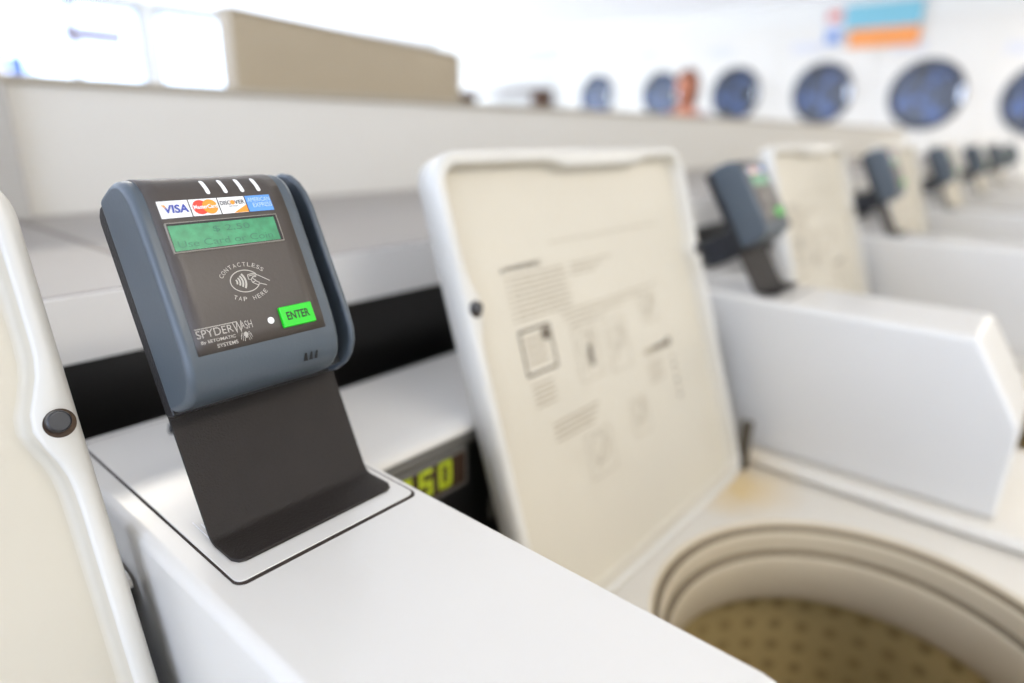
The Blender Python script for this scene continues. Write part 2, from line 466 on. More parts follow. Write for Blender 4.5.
TC = (.302, -.182)
def make_washer():
    root = empty('washing_machine', (0, 0, 0))
    # cabinet with a round opening in its deck
    x0, x1, y0, y1, zt = .002, .658, -.43, .24, -.2
    n = 96; R = .172; v = []; f = []
    for i in range(n):
        t = 2*math.pi*i/n; v.append((TC[0]+R*math.cos(t), TC[1]+R*math.sin(t), zt))
    for i in range(n):
        t = 2*math.pi*i/n; c, s = math.cos(t), math.sin(t)
        k = min(((x1-TC[0])/c if c > 1e-9 else (x0-TC[0])/c if c < -1e-9 else 1e9), ((y1-TC[1])/s if s > 1e-9 else (y0-TC[1])/s if s < -1e-9 else 1e9))
        v.append((TC[0]+k*c, TC[1]+k*s, zt))
    for i in range(n): f.append((i, (i+1) % n, n+(i+1) % n, n+i))
    k = len(v)
    for (x, y) in ((x0, y0), (x1, y0), (x1, y1), (x0, y1)): v += [(x, y, zt)]
    for (x, y) in ((x0, y0), (x1, y0), (x1, y1), (x0, y1)): v += [(x, y, FLOOR+.03)]
    for a, b in ((0, 1), (1, 2), (2, 3), (3, 0)): f.append((k+a, k+b, k+4+b, k+4+a))
    # tiny corner triangles of the deck
    for (cx, cy), idx in zip(((x0, y0), (x1, y0), (x1, y1), (x0, y1)), range(4)):
        best = sorted(range(n), key=lambda i: (v[n+i][0]-cx)**2+(v[n+i][1]-cy)**2)[:6]
        on_x = [i for i in best if abs(v[n+i][0]-cx) < 1e-6]; on_y = [i for i in best if abs(v[n+i][1]-cy) < 1e-6]
        if on_x and on_y: f.append((n+on_x[0], k+idx, n+on_y[0]))
    cab = mesh('cabinet', v, f, root, M['deck'])
    # opening: rolled lip, two dark grooves, sloping ring
    prof = [(.172, -.2), (.1695, -.2012), (.168, -.204), (.168, -.2115), (.1645, -.212), (.163, -.208), (.1605, -.2065), (.1595, -.211), (.159, -.2275), (.1595, -.2345), (.155, -.235), (.1535, -.231), (.1525, -.2335), (.152, -.243), (.154, -.279), (.162, -.29)]
    mi = [0, 0, 1, 1, 0, 0, 0, 0, 1, 1, 0, 0, 0, 0, 0]
    revolve('tub_ring', prof, TC, parent=root, m=[M['ring'], M['groove']], mi=mi)
    # basket, perforated
    n = 96; Rb = .19; vs = []; fs = []; uv = []
    zs = [-.288, -.36, -.45, -.52]
    me = bpy.data.meshes.new('basket')
    for z in zs:
        for i in range(n+1):
            t = 2*math.pi*i/n; vs.append((TC[0]+Rb*math.cos(t), TC[1]+Rb*math.sin(t), z))
    for k in range(len(zs)-1):
        for i in range(n): fs.append((k*(n+1)+i, k*(n+1)+i+1, (k+1)*(n+1)+i+1, (k+1)*(n+1)+i))
    base = len(vs)
    for i in range(n+1):
        t = 2*math.pi*i/n; vs.append((TC[0]+.05*math.cos(t), TC[1]+.05*math.sin(t), -.53))
    for i in range(n): fs.append(((len(zs)-1)*(n+1)+i, (len(zs)-1)*(n+1)+i+1, base+i+1, base+i))
    me.from_pydata(vs, [], fs); ul = me.uv_layers.new(name='UVMap')
    for p in me.polygons:
        p.use_smooth = True
        for li, vi in zip(p.loop_indices, p.vertices):
            co = me.vertices[vi].co
            if vi >= base or (len(set(round(me.vertices[q].co.z, 3) for q in p.vertices)) and min(me.vertices[q].co.z for q in p.vertices) < -.525):
                ul.data[li].uv = (co.x/.022, co.y/.022)
            else:
                ul.data[li].uv = ((vi % (n+1))/n*41, co.z/.029)
    link('basket', me, root, M['basket'])
    # agitator
    revolve('agitator', [(.0, -.33), (.02, -.333), (.032, -.35), (.036, -.42), (.05, -.49), (.09, -.522), (.1, -.53)], TC, 48, parent=root, m=M['ring'])
    # console
    prof = [(.218, -.2), (.218, -.036), (.215, -.0315), (.209, -.03), (.096, -.03), (.088, -.0305), (.0845, -.032), (.083, -.035), (.0835, -.0365), (.094, -.037), (.1, -.2)]
    con = extr('console', prof, .003, .542, root, M['enamel'], bev=0)
    for p in con.data.polygons: p.use_smooth = False
    extr('console_trim', [(.086, -.036), (.0955, -.036), (.0955, -.047), (.0845, -.047), (.0845, -.0425), (.086, -.0415)], .004, .541, root, M['console_grey'], bev=.0008)
    pan = extr('control_panel', [(.0875, -.0465), (.0995, -.0465), (.1, -.199), (.0905, -.199)], .004, .541, root, M['console_black'], bev=.001)
    box('display_bezel', .030, .122, .0848, .0905, -.083, -.0485, parent=pan, m=M['console_grey'], bev=.003)
    box('display_window', .034, .118, .0842, .087, -.079, -.0515, parent=pan, m=M['console_win'], bev=.002)
    dg = Flat()
    seg = {'0': 'abcdef', '2': 'abged', '5': 'afgcd', '3': 'abgcd', '8': 'abcdefg'}
    for q, ch in enumerate('250'):
        ox = .050+q*.0195; oy = -.0745; w, h, t = .0135, .0225, .0042
        S = {'a': (ox, ox+w, oy+h-t, oy+h), 'd': (ox, ox+w, oy, oy+t), 'g': (ox, ox+w, oy+h/2-t/2, oy+h/2+t/2), 'f': (ox, ox+t, oy+h/2, oy+h), 'b': (ox+w-t, ox+w, oy+h/2, oy+h), 'e': (ox, ox+t, oy, oy+h/2), 'c': (ox+w-t, ox+w, oy, oy+h/2)}
        for s_ in seg[ch]: dg.rect(*S[s_])
    dg.build('display_digits', lambda u, v_, l: (u, .0842-l, v_), .0003, M['lcd_amber'], pan)
    for q in range(4):
        box('button', .15+q*.05, .18+q*.05, .0865, .091, -.13, -.11, parent=pan, m=M['console_grey'], bev=.002)
    # raised ledge under the coin box, then the coin box itself
    box('ledge', .521, .657, -.415, .235, -.1995, -.183, parent=root, m=M['deck'], bev=.012)
    prof = [(.206, -.183), (.206, -.010), (.2035, -.005), (.199, -.0022), (.193, 0), (-.183, 0), (-.1885, -.0012), (-.1915, -.0045), (-.2365, -.079), (-.238, -.085), (-.238, -.178), (-.236, -.183)]
    nP = len(prof); xl, xr = .5437, .660
    bm = bmesh.new()
    a = [bm.verts.new((xl, y, z)) for y, z in prof]; b = [bm.verts.new((xr, y, z)) for y, z in prof]
    fl = bm.faces.new(a[::-1]); fr = bm.faces.new(b)
    for i in range(nP): bm.faces.new((a[i], a[(i+1) % nP], b[(i+1) % nP], b[i]))
    bmesh.ops.recalc_face_normals(bm, faces=bm.faces)
    bmesh.ops.bevel(bm, geom=[e for e in fl.edges], offset=.006, segments=5, profile=.5, affect='EDGES', clamp_overlap=True)
    bm.faces.ensure_lookup_table()
    er = [e for e in bm.edges if all(abs(v_.co.x-xr) < 1e-5 for v_ in e.verts)]
    bmesh.ops.bevel(bm, geom=er, offset=.0022, segments=3, profile=.5, affect='EDGES', clamp_overlap=True)
    me = bpy.data.meshes.new('coin_box'); bm.to_mesh(me); bm.free()
    for p in me.polygons: p.use_smooth = True
    cb = link('coin_box', me, root, M['enamel'])
    me.set_sharp_from_angle(angle=math.radians(50))
    wn_ = cb.modifiers.new('normals', 'WEIGHTED_NORMAL'); wn_.keep_sharp = True
    # cover plate with its dark seam
    def rr_plate(x0_, x1_, y0_, y1_, r):
        pts = []
        for cx, cy, a0 in ((x1_-r, y1_-r, 0), (x0_+r, y1_-r, 90), (x0_+r, y0_+r, 180), (x1_-r, y0_+r, 270)):
            for i in range(7):
                t = math.radians(a0+15*i); pts.append((cx+r*math.cos(t), cy+r*math.sin(t)))
        return pts
    def plate(name, pts, z0, z1, par, m_):
        n_ = len(pts); v_ = [(x, y, z0) for x, y in pts]+[(x, y, z1) for x, y in pts]
        f_ = [tuple(range(n_))[::-1], tuple(range(n_, 2*n_))]+[(i, (i+1) % n_, n_+(i+1) % n_, n_+i) for i in range(n_)]
        return mesh(name, v_, f_, par, m_)
    px0, px1 = .66-.1023, .66-.0052
    cp = plate('cover_plate', rr_plate(px0, px1, 0, .1865, .004), -.001, .0008, cb, M['enamel']); bevel(cp, .0004, 2)
    plate('plate_seam', rr_plate(px0-.0011, px1+.0011, -.0021, .188, .005), -.001, .0003, cp, M['seam'])
    for k in range(3):
        g = Flat(); xx = px0+.006+.0022*k; g.stroke([(xx, .018+.004*k), (xx+.0012, .058-.004*k)], .0005)  # thin pale lines near the plate's left edge
        g.build('fine_line', lambda u, v_, l: (u, v_, .0008+l), .0001, M['fine_line'], cp)
    cyl('cable_grommet', (.66-.058, .165, .0008), (.66-.058, .165, .007), .004, .003, 24, parent=cp, m=M['rubber'], bev=.001)
    # feet
    for fx in (.05, .61):
        for fy in (-.38, .19): cyl('foot', (fx, fy, FLOOR), (fx, fy, FLOOR+.031), .02, parent=root, m=M['rubber'])
    return root

W0 = make_washer()
lid0 = make_lid(W0)
wl = ['leftmost white washer, its coin box carrying the sharp nearest card reader',
      'white washer with the big open instruction lid and the round tub in view',
      'first white washer to the right of the big open instruction lid',
      'second white washer to the right of the big open instruction lid',
      'third white washer to the right of the big open instruction lid',
      'fourth white washer to the right of the big open instruction lid',
      'last white washer of the row, nearest to the dryer wall']
washers = [W0]
for i in range(1, 7): washers.append(copy_tree(W0))
for i, w in enumerate(washers):
    w.location = (-PITCH + i*PITCH, 0, 0)
    tag(w, wl[i], 'washer', 'top-loading washers in a row')
for ch in W0.children:
    if ch.name.startswith('lid'): ch.location.x += .0325

# ------------------------------------------------------------------ card reader
TH = math.radians(26)
NV = Vector((0, -math.cos(TH), math.sin(TH))); VV = Vector((0, math.sin(TH), math.cos(TH)))
mmx = lambda u: u/1000
def RT(u, v, h):      # reader space in millimetres: u across, v up the tilted face, h out of it
    return Vector((u/1000, 0, 0)) + VV*(v/1000) + NV*(h/1000)
RTp = lambda x, a, b: RT(x, b, a)      # for extr(): profile is (h, v)

def make_reader():
    root = empty('card_reader', (0, 0, 0))
    # bracket: flat foot, bend, tilted strip
    t = 1.8; y_front, y_fold = -25.0, 0.0
    pts = []
    # outer (visible) surface from foot front to top, in (y,z) mm relative to fold
    foot = [(y_front, 0.8+t), (y_fold-5.5, 0.8+t)]
    arc = []
    c = (y_fold-5.5, 0.8+t+6)
    for i in range(7):
        a = math.radians(-90+(64)*i/6); arc.append((c[0]+6*math.cos(a)*1.0, c[1]+6*math.sin(a)))
    top = (arc[-1][0]+math.sin(TH)*150, arc[-1][1]+math.cos(TH)*150)
    outer = foot+arc[1:]+[top]
    inner = []
    for i, p in enumerate(outer):
        if i == 0: d = (1, 0)
        elif i == len(outer)-1 or i > len(outer)-2: d = (math.sin(TH), math.cos(TH))
        else:
            q0, q1 = outer[i-1], outer[i+1]; l = math.hypot(q1[0]-q0[0], q1[1]-q0[1]); d = ((q1[0]-q0[0])/l, (q1[1]-q0[1])/l)
        inner.append((p[0]+d[1]*t, p[1]-d[0]*t))
    xl, xr = -97.2, -9.8
    v = []; f = []
    rows = len(outer)
    # front corners of the foot are rounded: first row split
    def xs(i, p):
        if i == 0: return (xl+5, xr-5)
        return (xl, xr)
    o2 = [outer[0], (outer[0][0]+1.6, outer[0][1]), (outer[0][0]+5, outer[0][1])]+outer[1:]
    i2 = [inner[0], (inner[0][0]+1.6, inner[0][1]), (inner[0][0]+5, inner[0][1])]+inner[1:]
    X = [(xl+5, xr-5), (xl+1.6, xr-1.6), (xl, xr)]+[(xl, xr)]*(rows-1)
    for (p, q, x) in zip(o2, i2, X):
        v += [(x[0], p[0], p[1]), (x[1], p[0], p[1]), (x[1], q[0], q[1]), (x[0], q[0], q[1])]
    R_ = len(o2)
    for k in range(R_-1):
        for j in range(4): f.append((k*4+j, k*4+(j+1) % 4, (k+1)*4+(j+1) % 4, (k+1)*4+j))
    f += [(0, 1, 2, 3), tuple((R_-1)*4+j for j in (3, 2, 1, 0))]
    br = mesh('bracket', [(a/1000, b/1000, c_/1000) for a, b, c_ in v], f, root, M['bracket'])
    bevel(br, .0005, 2, 50)
    # black back shell
    bp = [(1, 63), (2, 61.5), (6, 60.6), (10, 60.6), (10, 160.5), (6, 160.5), (2, 158), (.8, 155)]
    extr('back_shell', bp, -97.6, -12.5, root, M['back'], T=RTp, bev=.0018, ang=30)
    # main body
    prof = [(9.2, 62.2), (14, 61.3), (26, 61.2), (32, 62.4), (37, 64.8), (40.7, 68.2), (43.3, 73), (44.9, 79), (45.7, 86), (46, 96), (46.1, 120), (46, 138), (45.6, 146), (44.4, 151.5), (42.2, 155.6), (39, 158.9), (35, 161.2), (30, 162.8), (24, 163.4), (15, 163.4), (9.2, 163)]
    extr('body', prof, -98.4, -24.2, root, M['slate'], T=RTp, bev=.0036, seg=5, ang=40)
    # swipe slot and outer fin
    extr('card_slot', [(5, 62.5), (24, 62.5), (25, 70), (25, 150), (22, 160), (5, 160)], -25.5, -14.5, root, M['slot'], T=RTp)
    fin = [(5, 61), (14, 59.6), (26, 61.4), (33, 64.6), (38.5, 70), (41.6, 77), (42.6, 88), (42.2, 118), (41.8, 142), (40.2, 149.5), (37.2, 156), (32.4, 161.6), (26, 165.4), (19, 166.6), (10, 165), (5, 162)]
    extr('swipe_fin', fin, -16.8, -13.0, root, M['slate'], T=RTp, bev=.0016, seg=4, ang=40)
    # faceplate: follows the face and rolls over the top
    lp = [(79.8, 45.4), (86, 46.05), (96, 46.35), (120, 46.45), (138, 46.35), (146, 45.95), (151.7, 44.75), (155.9, 42.5), (159.25, 39.2), (161.6, 35.1), (163.0, 30.2)]
    xl, xr = -92.6, -31.4
    v = []; f = []
    for k, (vv_, h) in enumerate(lp):
        for q in range(9):
            u = xl+(xr-xl)*q/8
            v.append(RT(u, vv_, h))
    for k in range(len(lp)-1):
        for q in range(8): f.append((k*9+q, k*9+q+1, (k+1)*9+q+1, (k+1)*9+q))
    me = bpy.data.meshes.new('faceplate'); me.from_pydata([tuple(q) for q in v], [], f)
    for p in me.polygons: p.use_smooth = True
    face = link('faceplate', me, root, M['label'])
    so = face.modifiers.new('solid', 'SOLIDIFY'); so.thickness = .0004; so.offset = -1
    def hh(vv_):
        for (a, b), (c_, d) in zip(lp, lp[1:]):
            if a <= vv_ <= c_: return b+(d-b)*(vv_-a)/(c_-a)
        return lp[0][1] if vv_ < lp[0][0] else lp[-1][1]
    FT = lambda u, v_, l: RT(u, v_, hh(v_)+l)
    # four pale light windows on the rolled top
    for k, u in enumerate((-66.6, -58.6, -50.7, -42.7)):
        g = Flat(); P_ = [(.1, 150.2), (0, 152.4), (-.1, 154.4), (-.2, 156.2)]
        g.stroke([(u+a+.6, b) for a, b in P_], 1.9); g.disc(u+.7, 150.2, .95, .95, 16); g.disc(u+.4, 156.2, .95, .95, 16)
        g.build('indicator_light', FT, .35, M['white'], face)
    # card strip
    x = [-89.2, -76.2, -63.4, -50.6, -37.9]; y0, y1 = 139.4, 147.2
    for k, nm in enumerate(('payment_sticker',)*4):
        g = Flat(); g.rect(x[k]+(.25 if k else 0), x[k+1]-.25, y0, y1)
        st = g.build('payment_sticker', FT, .3, M['ax_blue'] if k == 3 else M['white'], face)
        xa, xb = x[k], x[k+1]; w = xb-xa
        if k == 0:
            q = Flat(); q.glyphs('VISA', xa+1.6, xb-.9, y0+2.1, y1-1.9, off=.03, M2=lambda p: (p[0]+(p[1]-y0)*.12-.3, p[1])); q.build('lettering', FT, .45, M['visa_blue'], st)
            q = Flat(); q.poly([(xa+1.3, y1-1.9), (xa+2.8, y1-1.9), (xa+3.0, y1-3.6)]); q.build('gold_wing', FT, .5, M['visa_gold'], st)
        if k == 1:
            cy = (y0+y1)/2; r = 3.35; c1, c2 = xa+4.4, xb-4.2
            q = Flat(); q.disc(c1, cy, r); q.build('red_disc', FT, .45, M['mc_red'], st)
            q = Flat(); q.disc(c2, cy, r); q.build('orange_disc', FT, .55, M['mc_orange'], st)
            q = Flat(); q.glyphs('MasterCard', c1-r+.3, c2+r-.3, cy-.9, cy+1.0, off=.02); q.build('lettering', FT, .75, M['white'], st)
        if k == 2:
            q = Flat(); q.glyphs('DISC', xa+.7, xa+5.4, y1-3.7, y1-1.7, off=.01); q.glyphs('VER', xa+7.3, xb-.7, y1-3.7, y1-1.7, off=.01); q.glyphs('NETWORK', xa+4.2, xa+8.6, y1-4.9, y1-4.2); q.build('lettering', FT, .45, M['black_ink'], st)
            q = Flat(); q.disc(xa+6.4, y1-2.7, 1.05); q.poly([(xb-7.2, y0+.1), (xb-.3, y0+.1), (xb-.3, y0+3.6), (xb-3.5, y0+2.0)]); q.build('orange_mark', FT, .45, M['mc_orange'], st)
        if k == 3:
            q = Flat(); q.glyphs('AMERICAN', xa+.9, xb-.8, y1-3.1, y1-1.1); q.glyphs('EXPRESS', xa+2.8, xb-.6, y1-5.8, y1-3.7); q.build('lettering', FT, .45, M['ax_pale'], st)
    # green display
    box('display_bezel', -89.2, -38.2, 123.9, 137.4, 45.8, 47.0, parent=face, m=M['bezel'], T=lambda a, b, c_: RT(a, b, c_), bev=.0003)
    bz = [o for o in face.children if o.name.startswith('display_bezel')][0]
    box('screen_shadow', -88.6, -38.8, 124.5, 136.9, 46.6, 47.05, parent=bz, m=M['slot'], T=lambda a, b, c_: RT(a, b, c_))
    box('screen', -88.3, -40.2, 124.8, 135.9, 46.6, 47.15, parent=bz, m=M['lcd'], T=lambda a, b, c_: RT(a, b, c_))
    q = Flat(); q.glyphs('$ 2.50', -70, -53, 131.2, 134.3, off=-.0); q.glyphs('Use Card or Coin', -86.5, -43.5, 126.0, 129.0, off=-.0)
    q.build('screen_text', lambda u, v_, l: RT(u, v_, 47.15+l), .08, M['lcd_ink'], bz)
    # contactless emblem
    g = Flat(); cx, cy = -63.3, 107.9
    g.stroke([(cx+6.7*math.cos(math.radians(a)), cy+5.0*math.sin(math.radians(a))) for a in range(28, 333, 6)], .42)
    for k, r in enumerate((1.7, 3.0, 4.3, 5.6)):
        g.arc(cx-5.4, cy+.1, r, r, -36, 36, .72+.05*k, 14)
    hx, hy = cx+1.9, cy
    for P_ in ([(0, 2.6), (2.6, 2.9), (4.9, 1.6), (9.4, -1.6)], [(0, 2.6), (-.2, .6), (1.0, .2), (2.0, 1.4), (3.6, 1.2)], [(.4, 2.0), (2.4, 2.2), (3.8, 1.5)], [(1.0, .2), (1.2, -1.2), (3.2, -2.6), (4.8, -2.2), (7.4, -3.4)], [(1.2, -1.2), (2.8, -.6), (4.4, -1.8)], [(2.0, 1.4), (1.9, .4), (3.0, -.4)]):
        g.stroke([(hx+a, hy+b) for a, b in P_], .38)
    def arc_text(txt, r, rx, a0, a1, h, up=True):
        n_ = len(txt)
        for i, ch in enumerate(txt):
            if ch == ' ': continue
            a = math.radians(a0+(a1-a0)*i/(n_-1)); w = h*(.3 if ch == 'I' else .78)
            px, py = cx+rx*math.cos(a), cy+r*math.sin(a)
            rot = (a-math.pi/2) if up else (a+math.pi/2)
            rot *= .85
            def M2(p, px=px, py=py, rot=rot): return (px+p[0]*math.cos(rot)-p[1]*math.sin(rot), py+p[0]*math.sin(rot)+p[1]*math.cos(rot))
            g.glyphs(ch, -w/2, w/2, -h/2, h/2, M2=M2)
    arc_text('CONTACTLESS', 7.7, 11.0, 152, 33, 1.9)
    arc_text('TAP HERE', 8.2, 11.0, -127, -46, 1.9, up=False)
    g.build('contactless_emblem', FT, .2, M['print'], face)
    # maker's logo
    g = Flat()
    g.stroke([(-91.3, 90.9), (-73.3, 90.9)], .3)
    g.glyphs('SPYDER', -91.2, -75.4, 86.9, 90.3, off=-.008)
    g.glyphs('W', -75.2, -71.0, 85.8, 91.0, off=-.008)
    g.glyphs('A', -71.6, -70.0, 87.3, 90.4, off=-.008); g.glyphs('SH', -69.8, -66.6, 86.9, 90.5, off=-.008)
    g.glyphs('By SETOMATIC', -90.2, -75.2, 84.0, 85.7, off=.01); g.glyphs('SYSTEMS', -84.0, -74.8, 81.6, 83.2, off=.01)
    sx, sy = -70.6, 84.2
    g.disc(sx, sy+.5, .9, 1.1, 14); g.disc(sx, sy-.7, .5, .5, 10)
    for s_ in (-1, 1):
        for k, (dx, dy, ex, ey) in enumerate(((1.6, 1.4, 2.5, -.2), (1.9, .5, 2.7, -1.4), (1.5, -.2, 2.0, -2.2), (.8, -.8, 1.1, -2.4))):
            g.stroke([(sx+s_*.3, sy+.2), (sx+s_*dx, sy+dy), (sx+s_*ex, sy+ey)], .2)
    g.build('maker_lettering', FT, .2, M['print'], face)
    g = Flat(); g.disc(-57.6, 88.2, 1.55); g.build('indicator_dot', FT, .25, M['white'], face)
    key = box('enter_key', -52.9, -36.3, 83.3, 93.0, 45.6, 47.9, parent=face, m=M['green'], T=lambda a, b, c_: RT(a, b, c_), bev=.0005)
    q = Flat(); q.glyphs('ENTER', -50.4, -38.7, 86.3, 90.2, off=.028); q.build('key_lettering', lambda u, v_, l: RT(u, v_, 47.9+l), .08, M['green_ink'], key)
    # speaker slits low on the body
    def bodyh(v_):
        pr = sorted([(b, a) for a, b in prof[2:12]])
        for (a, b), (c_, d) in zip(pr, pr[1:]):
            if a <= v_ <= c_: return b+(d-b)*(v_-a)/(c_-a)
        return 40
    g = Flat()
    for k, (u, s_) in enumerate(((-43.9, -.4), (-41.4, 0), (-38.9, .4))):
        g.poly([(u-1.0+s_, 66.8), (u+1.0+s_*.2, 66.6), (u+.6+s_*1.2, 70.0), (u-.3+s_*1.3, 70.2)])
    g.build('sound_slit', lambda u, v_, l: RT(u, v_, bodyh(v_)+l), .9, M['slot'], root)
    # black terminal block behind the bracket with its cable plug
    tb = box('terminal_block', -72, -30, 57, 91, -50, -1.8, parent=root, m=M['back'], T=lambda a, b, c_: RT(a, b, c_), bev=.0015)
    cyl('cable_plug', RT(-57, 68, -49), RT(-57, 68, -62), .005, .004, 20, parent=tb, m=M['rubber'])
    return root

R0 = make_reader()
rl = ['sharp slate grey card reader on a black bracket, nearest, with green enter key',
      'blurred card reader just right of the open instruction lid edge',
      'second blurred card reader to the right of the instruction lid',
      'third small blurred card reader to the right of the instruction lid',
      'fourth small blurred card reader to the right of the instruction lid',
      'tiny blurred card reader, last but one of the row before the dryers',
      'tiny blurred card reader at the end of the row, by the right edge']
readers = [R0]
for i in range(1, 7): readers.append(copy_tree(R0))
for i, r in enumerate(readers):
    r.location = (i*PITCH, .036, 0)
    tag(r, rl[i], 'card reader', 'card readers on the coin boxes')
readers[1].rotation_euler.x = math.radians(-5); readers[1].location += Vector((-.004, 0, .001))
for ch in readers[1].children:
    if not ch.name.startswith('bracket'): ch.location = -VV*.006

# ------------------------------------------------------------------ tan partition box standing on the bulkhead
a = Vector((.350, .82)); b = Vector((1.0, .98)); d = (b-a); L_ = d.length; ang = math.atan2(d.y, d.x)
tp = empty('laminate_divider', (a.x, a.y, .234), 'long tan laminate divider panel standing on top of the white partition', 'divider')
tp.rotation_euler = (0, 0, ang)
box('panel', 0, L_, 0, .03, 0, .120, parent=tp, m=M['tan'], bev=.003)
box('end_edging', L_-.003, L_+.012, -.003,   .033, 0, .117, parent=tp, m=M['tan_edge'], bev=.003)
box('top_edging', 0, L_+.01, -.002, .032, .120, .125, parent=tp, m=M['tan_edge'], bev=.002)

# ------------------------------------------------------------------ dryers on the end wall
DX = 6.0
dc = [(3.91, .545), (3.15, .545), (2.385, .535), (1.622, .525), (.846, .498), (.10, .455)]
def make_dryer():
    e = empty('stacked_dryer', (0, 0, FLOOR))
    box('cabinet', -.001, .007, -.3715, .3715, 0, 2.16, parent=e, m=M['dryer'], bev=.006)
    for z in (.62, 1.62):
        n = 56; v = []; f = []
        rings = [(.262, 0), (.262, -.02), (.25, -.03), (.222, -.03), (.216, -.018)]
        for r, x in rings:
            for i in range(n):
                t = 2*math.pi*i/n; v.append((x, r*math.cos(t), r*math.sin(t)))
        for k in range(len(rings)-1):
            for i in range(n): f.append((k*n+i, k*n+(i+1) % n, (k+1)*n+(i+1) % n, (k+1)*n+i))
        dr = mesh('door', v, f, e, M['dryer_ring'], smooth=True); dr.location.z = z
        cyl('door_glass', (-.006, 0, 0), (-.019, 0, 0), .217, .217, 56, parent=dr, m=M['dryer_glass'])
        box('door_handle', -.055, -.028, -.255, -.225, -.06, .06, parent=dr, m=M['handle'], bev=.005)
        box('control_strip', -.006, 0, .06, .3, z+.32, z+.40, parent=e, m=M['linen'], bev=.002)
    return e
D0 = make_dryer(); dry = [D0]+[copy_tree(D0) for _ in range(5)]
dl = ['white dryer farthest left, only its small round door top showing over the partition',
      'white dryer with a round blue door partly hidden by the standing person',
      'white dryer with a round door just right of the standing person',
      'white dryer with round grey blue door, under the left of the orange sign',
      'white dryer with the largest full round door, right of the orange and teal sign',
      'white dryer cut by the right photo edge, bright blue glint in its door']
for i, (e, (y, z)) in enumerate(zip(dry, dc)):
    e.location = (DX, y, FLOOR-0.0); e.scale = (1, 1, (z-FLOOR)/1.62)
    for ch in e.children:
        if ch.name.startswith('door'): ch.scale = (1,) + (((.80, .80, .87, .93, 1, 1)[i],)*2)
    tag(e, dl[i], 'dryer', 'stacked dryers along the end wall')
struct(box('wall_right_fascia', DX, RX1, RY0, RY1, 1.06, CEIL, m=M['room_wall']))

struct(box('wall_right_infill', DX+.008, RX1, RY0, 4.4, FLOOR, 1.06, m=M['dryer']))
# sign above the dryers
sg = empty('hanging_sign', (DX-.02, 1.25, .865), 'teal and orange rectangular sign on the wall above the dryers', 'sign')
box('upper_panel', -.012, 0, -.28, .275, .14, .32, parent=sg, m=M['sign_teal'])
box('lower_panel', -.012, 0, -.285, .22, 0, .14, parent=sg, m=M['sign_orange'])
sp = empty('small_poster', (DX-.02, 1.60, .885), 'small pale blue and pink poster left of the orange and teal sign', 'poster')
box('sheet', -.008, 0, -.075, .075, 0, .29, parent=sp, m=M['sign_pale'])
box('picture', -.010, -.008, -.06, .05, .02, .13, parent=sp, m=M['sign_blue'])
box('heading', -.010, -.008, -.06, .06, .19, .27, parent=sp, m=M['sign_red'])

# brown shelf with folded linen near the far corner
bs = empty('wooden_shelf', (5.75, 5.2, FLOOR), 'dark brown wooden shelf unit left of the dryers, seen over the partition', 'shelf')
for y in (-.62, .58): box('side_panel', 0, .35, y, y+.04, 0, 1.76, parent=bs, m=M['wood'], bev=.004)
for z in (.3, .75, 1.3, 1.72): box('shelf_board', .002, .348, -.58, .58, z, z+.04, parent=bs, m=M['wood'], bev=.004)
for k, (y, hgt) in enumerate(((-.3, .16), (.12, .2))):
    lo = empty('folded_linen', (5.9, 5.2+y, FLOOR+1.341), 'stack of folded white linen %s in the brown shelf' % ('on the right', 'on the left')[k], 'linen')
    for q in range(4): box('folded_sheet', -.12, .12, -.15, .15, q*hgt/4, (q+.94)*hgt/4, parent=lo, m=M['linen'], bev=.008)

# ------------------------------------------------------------------ person standing behind the partition by the dryers
def skin_body(name, joints, bones, parent, m, sub=2):
    me = bpy.data.meshes.new(name); keys = list(joints)
    me.from_pydata([joints[k][0] for k in keys], [(keys.index(a_), keys.index(b_)) for a_, b_ in bones], [])
    o = link(name, me, parent, m)
    o.modifiers.new('skin', 'SKIN'); 
    if not me.skin_vertices: bpy.context.view_layer.objects.active = o; me.attributes
    sv = me.skin_vertices[0].data
    for i, k in enumerate(keys):
        r = joints[k][1]; sv[i].radius = (r, r) if not isinstance(r, tuple) else r
        sv[i].use_root = (i == 0)
    s = o.modifiers.new('sub', 'SUBSURF'); s.levels = sub; s.render_levels = sub
    return o

PX, PY = 4.95, 2.345
per = empty('person', (PX, PY, FLOOR), 'person with auburn hair and mauve top standing behind the partition by the dryers', 'person')
per.rotation_euler = (0, 0, math.radians(-98))    # faces local -Y
J = {'pelvis': ((0, 0, .95), (.15, .11)), 'waist': ((0, 0, 1.1), (.125, .095)), 'chest': ((0, .0, 1.3), (.155, .11)), 'upper': ((0, .01, 1.42), (.12, .085)), 'neck': ((0, .01, 1.5), .052), 'skull': ((0, -.005, 1.56), .05),
     'sl': ((-.16, .01, 1.42), .055), 'el': ((-.22, .03, 1.14), .04), 'wl': ((-.2, -.1, .92), .027), 'sr': ((.16, .01, 1.42), .055), 'er': ((.22, .03, 1.14), .04), 'wr': ((.2, -.1, .92), .027),
     'hl': ((-.09, 0, .88), .09), 'kl': ((-.1, -.01, .48), .058), 'al': ((-.1, .02, .09), .04), 'tl': ((-.1, -.12, .045), .036), 'hr': ((.09, 0, .88), .09), 'kr': ((.1, -.01, .48), .058), 'ar': ((.1, .02, .09), .04), 'tr': ((.1, -.12, .045), .036)}
for s_, q in ((-1, 'l'), (1, 'r')):
    J['p'+q] = ((s_*.2, -.15, .86), (.032, .018))
    for k in range(4): J['f%d%s' % (k, q)] = ((s_*(.185+.014*k), -.2+.004*k, .80), .009); J['g%d%s' % (k, q)] = ((s_*(.185+.012*k), -.2, .765), .008)
    J['th'+q] = ((s_*.165, -.17, .85), .010); J['ti'+q] = ((s_*.155, -.2, .82), .009)
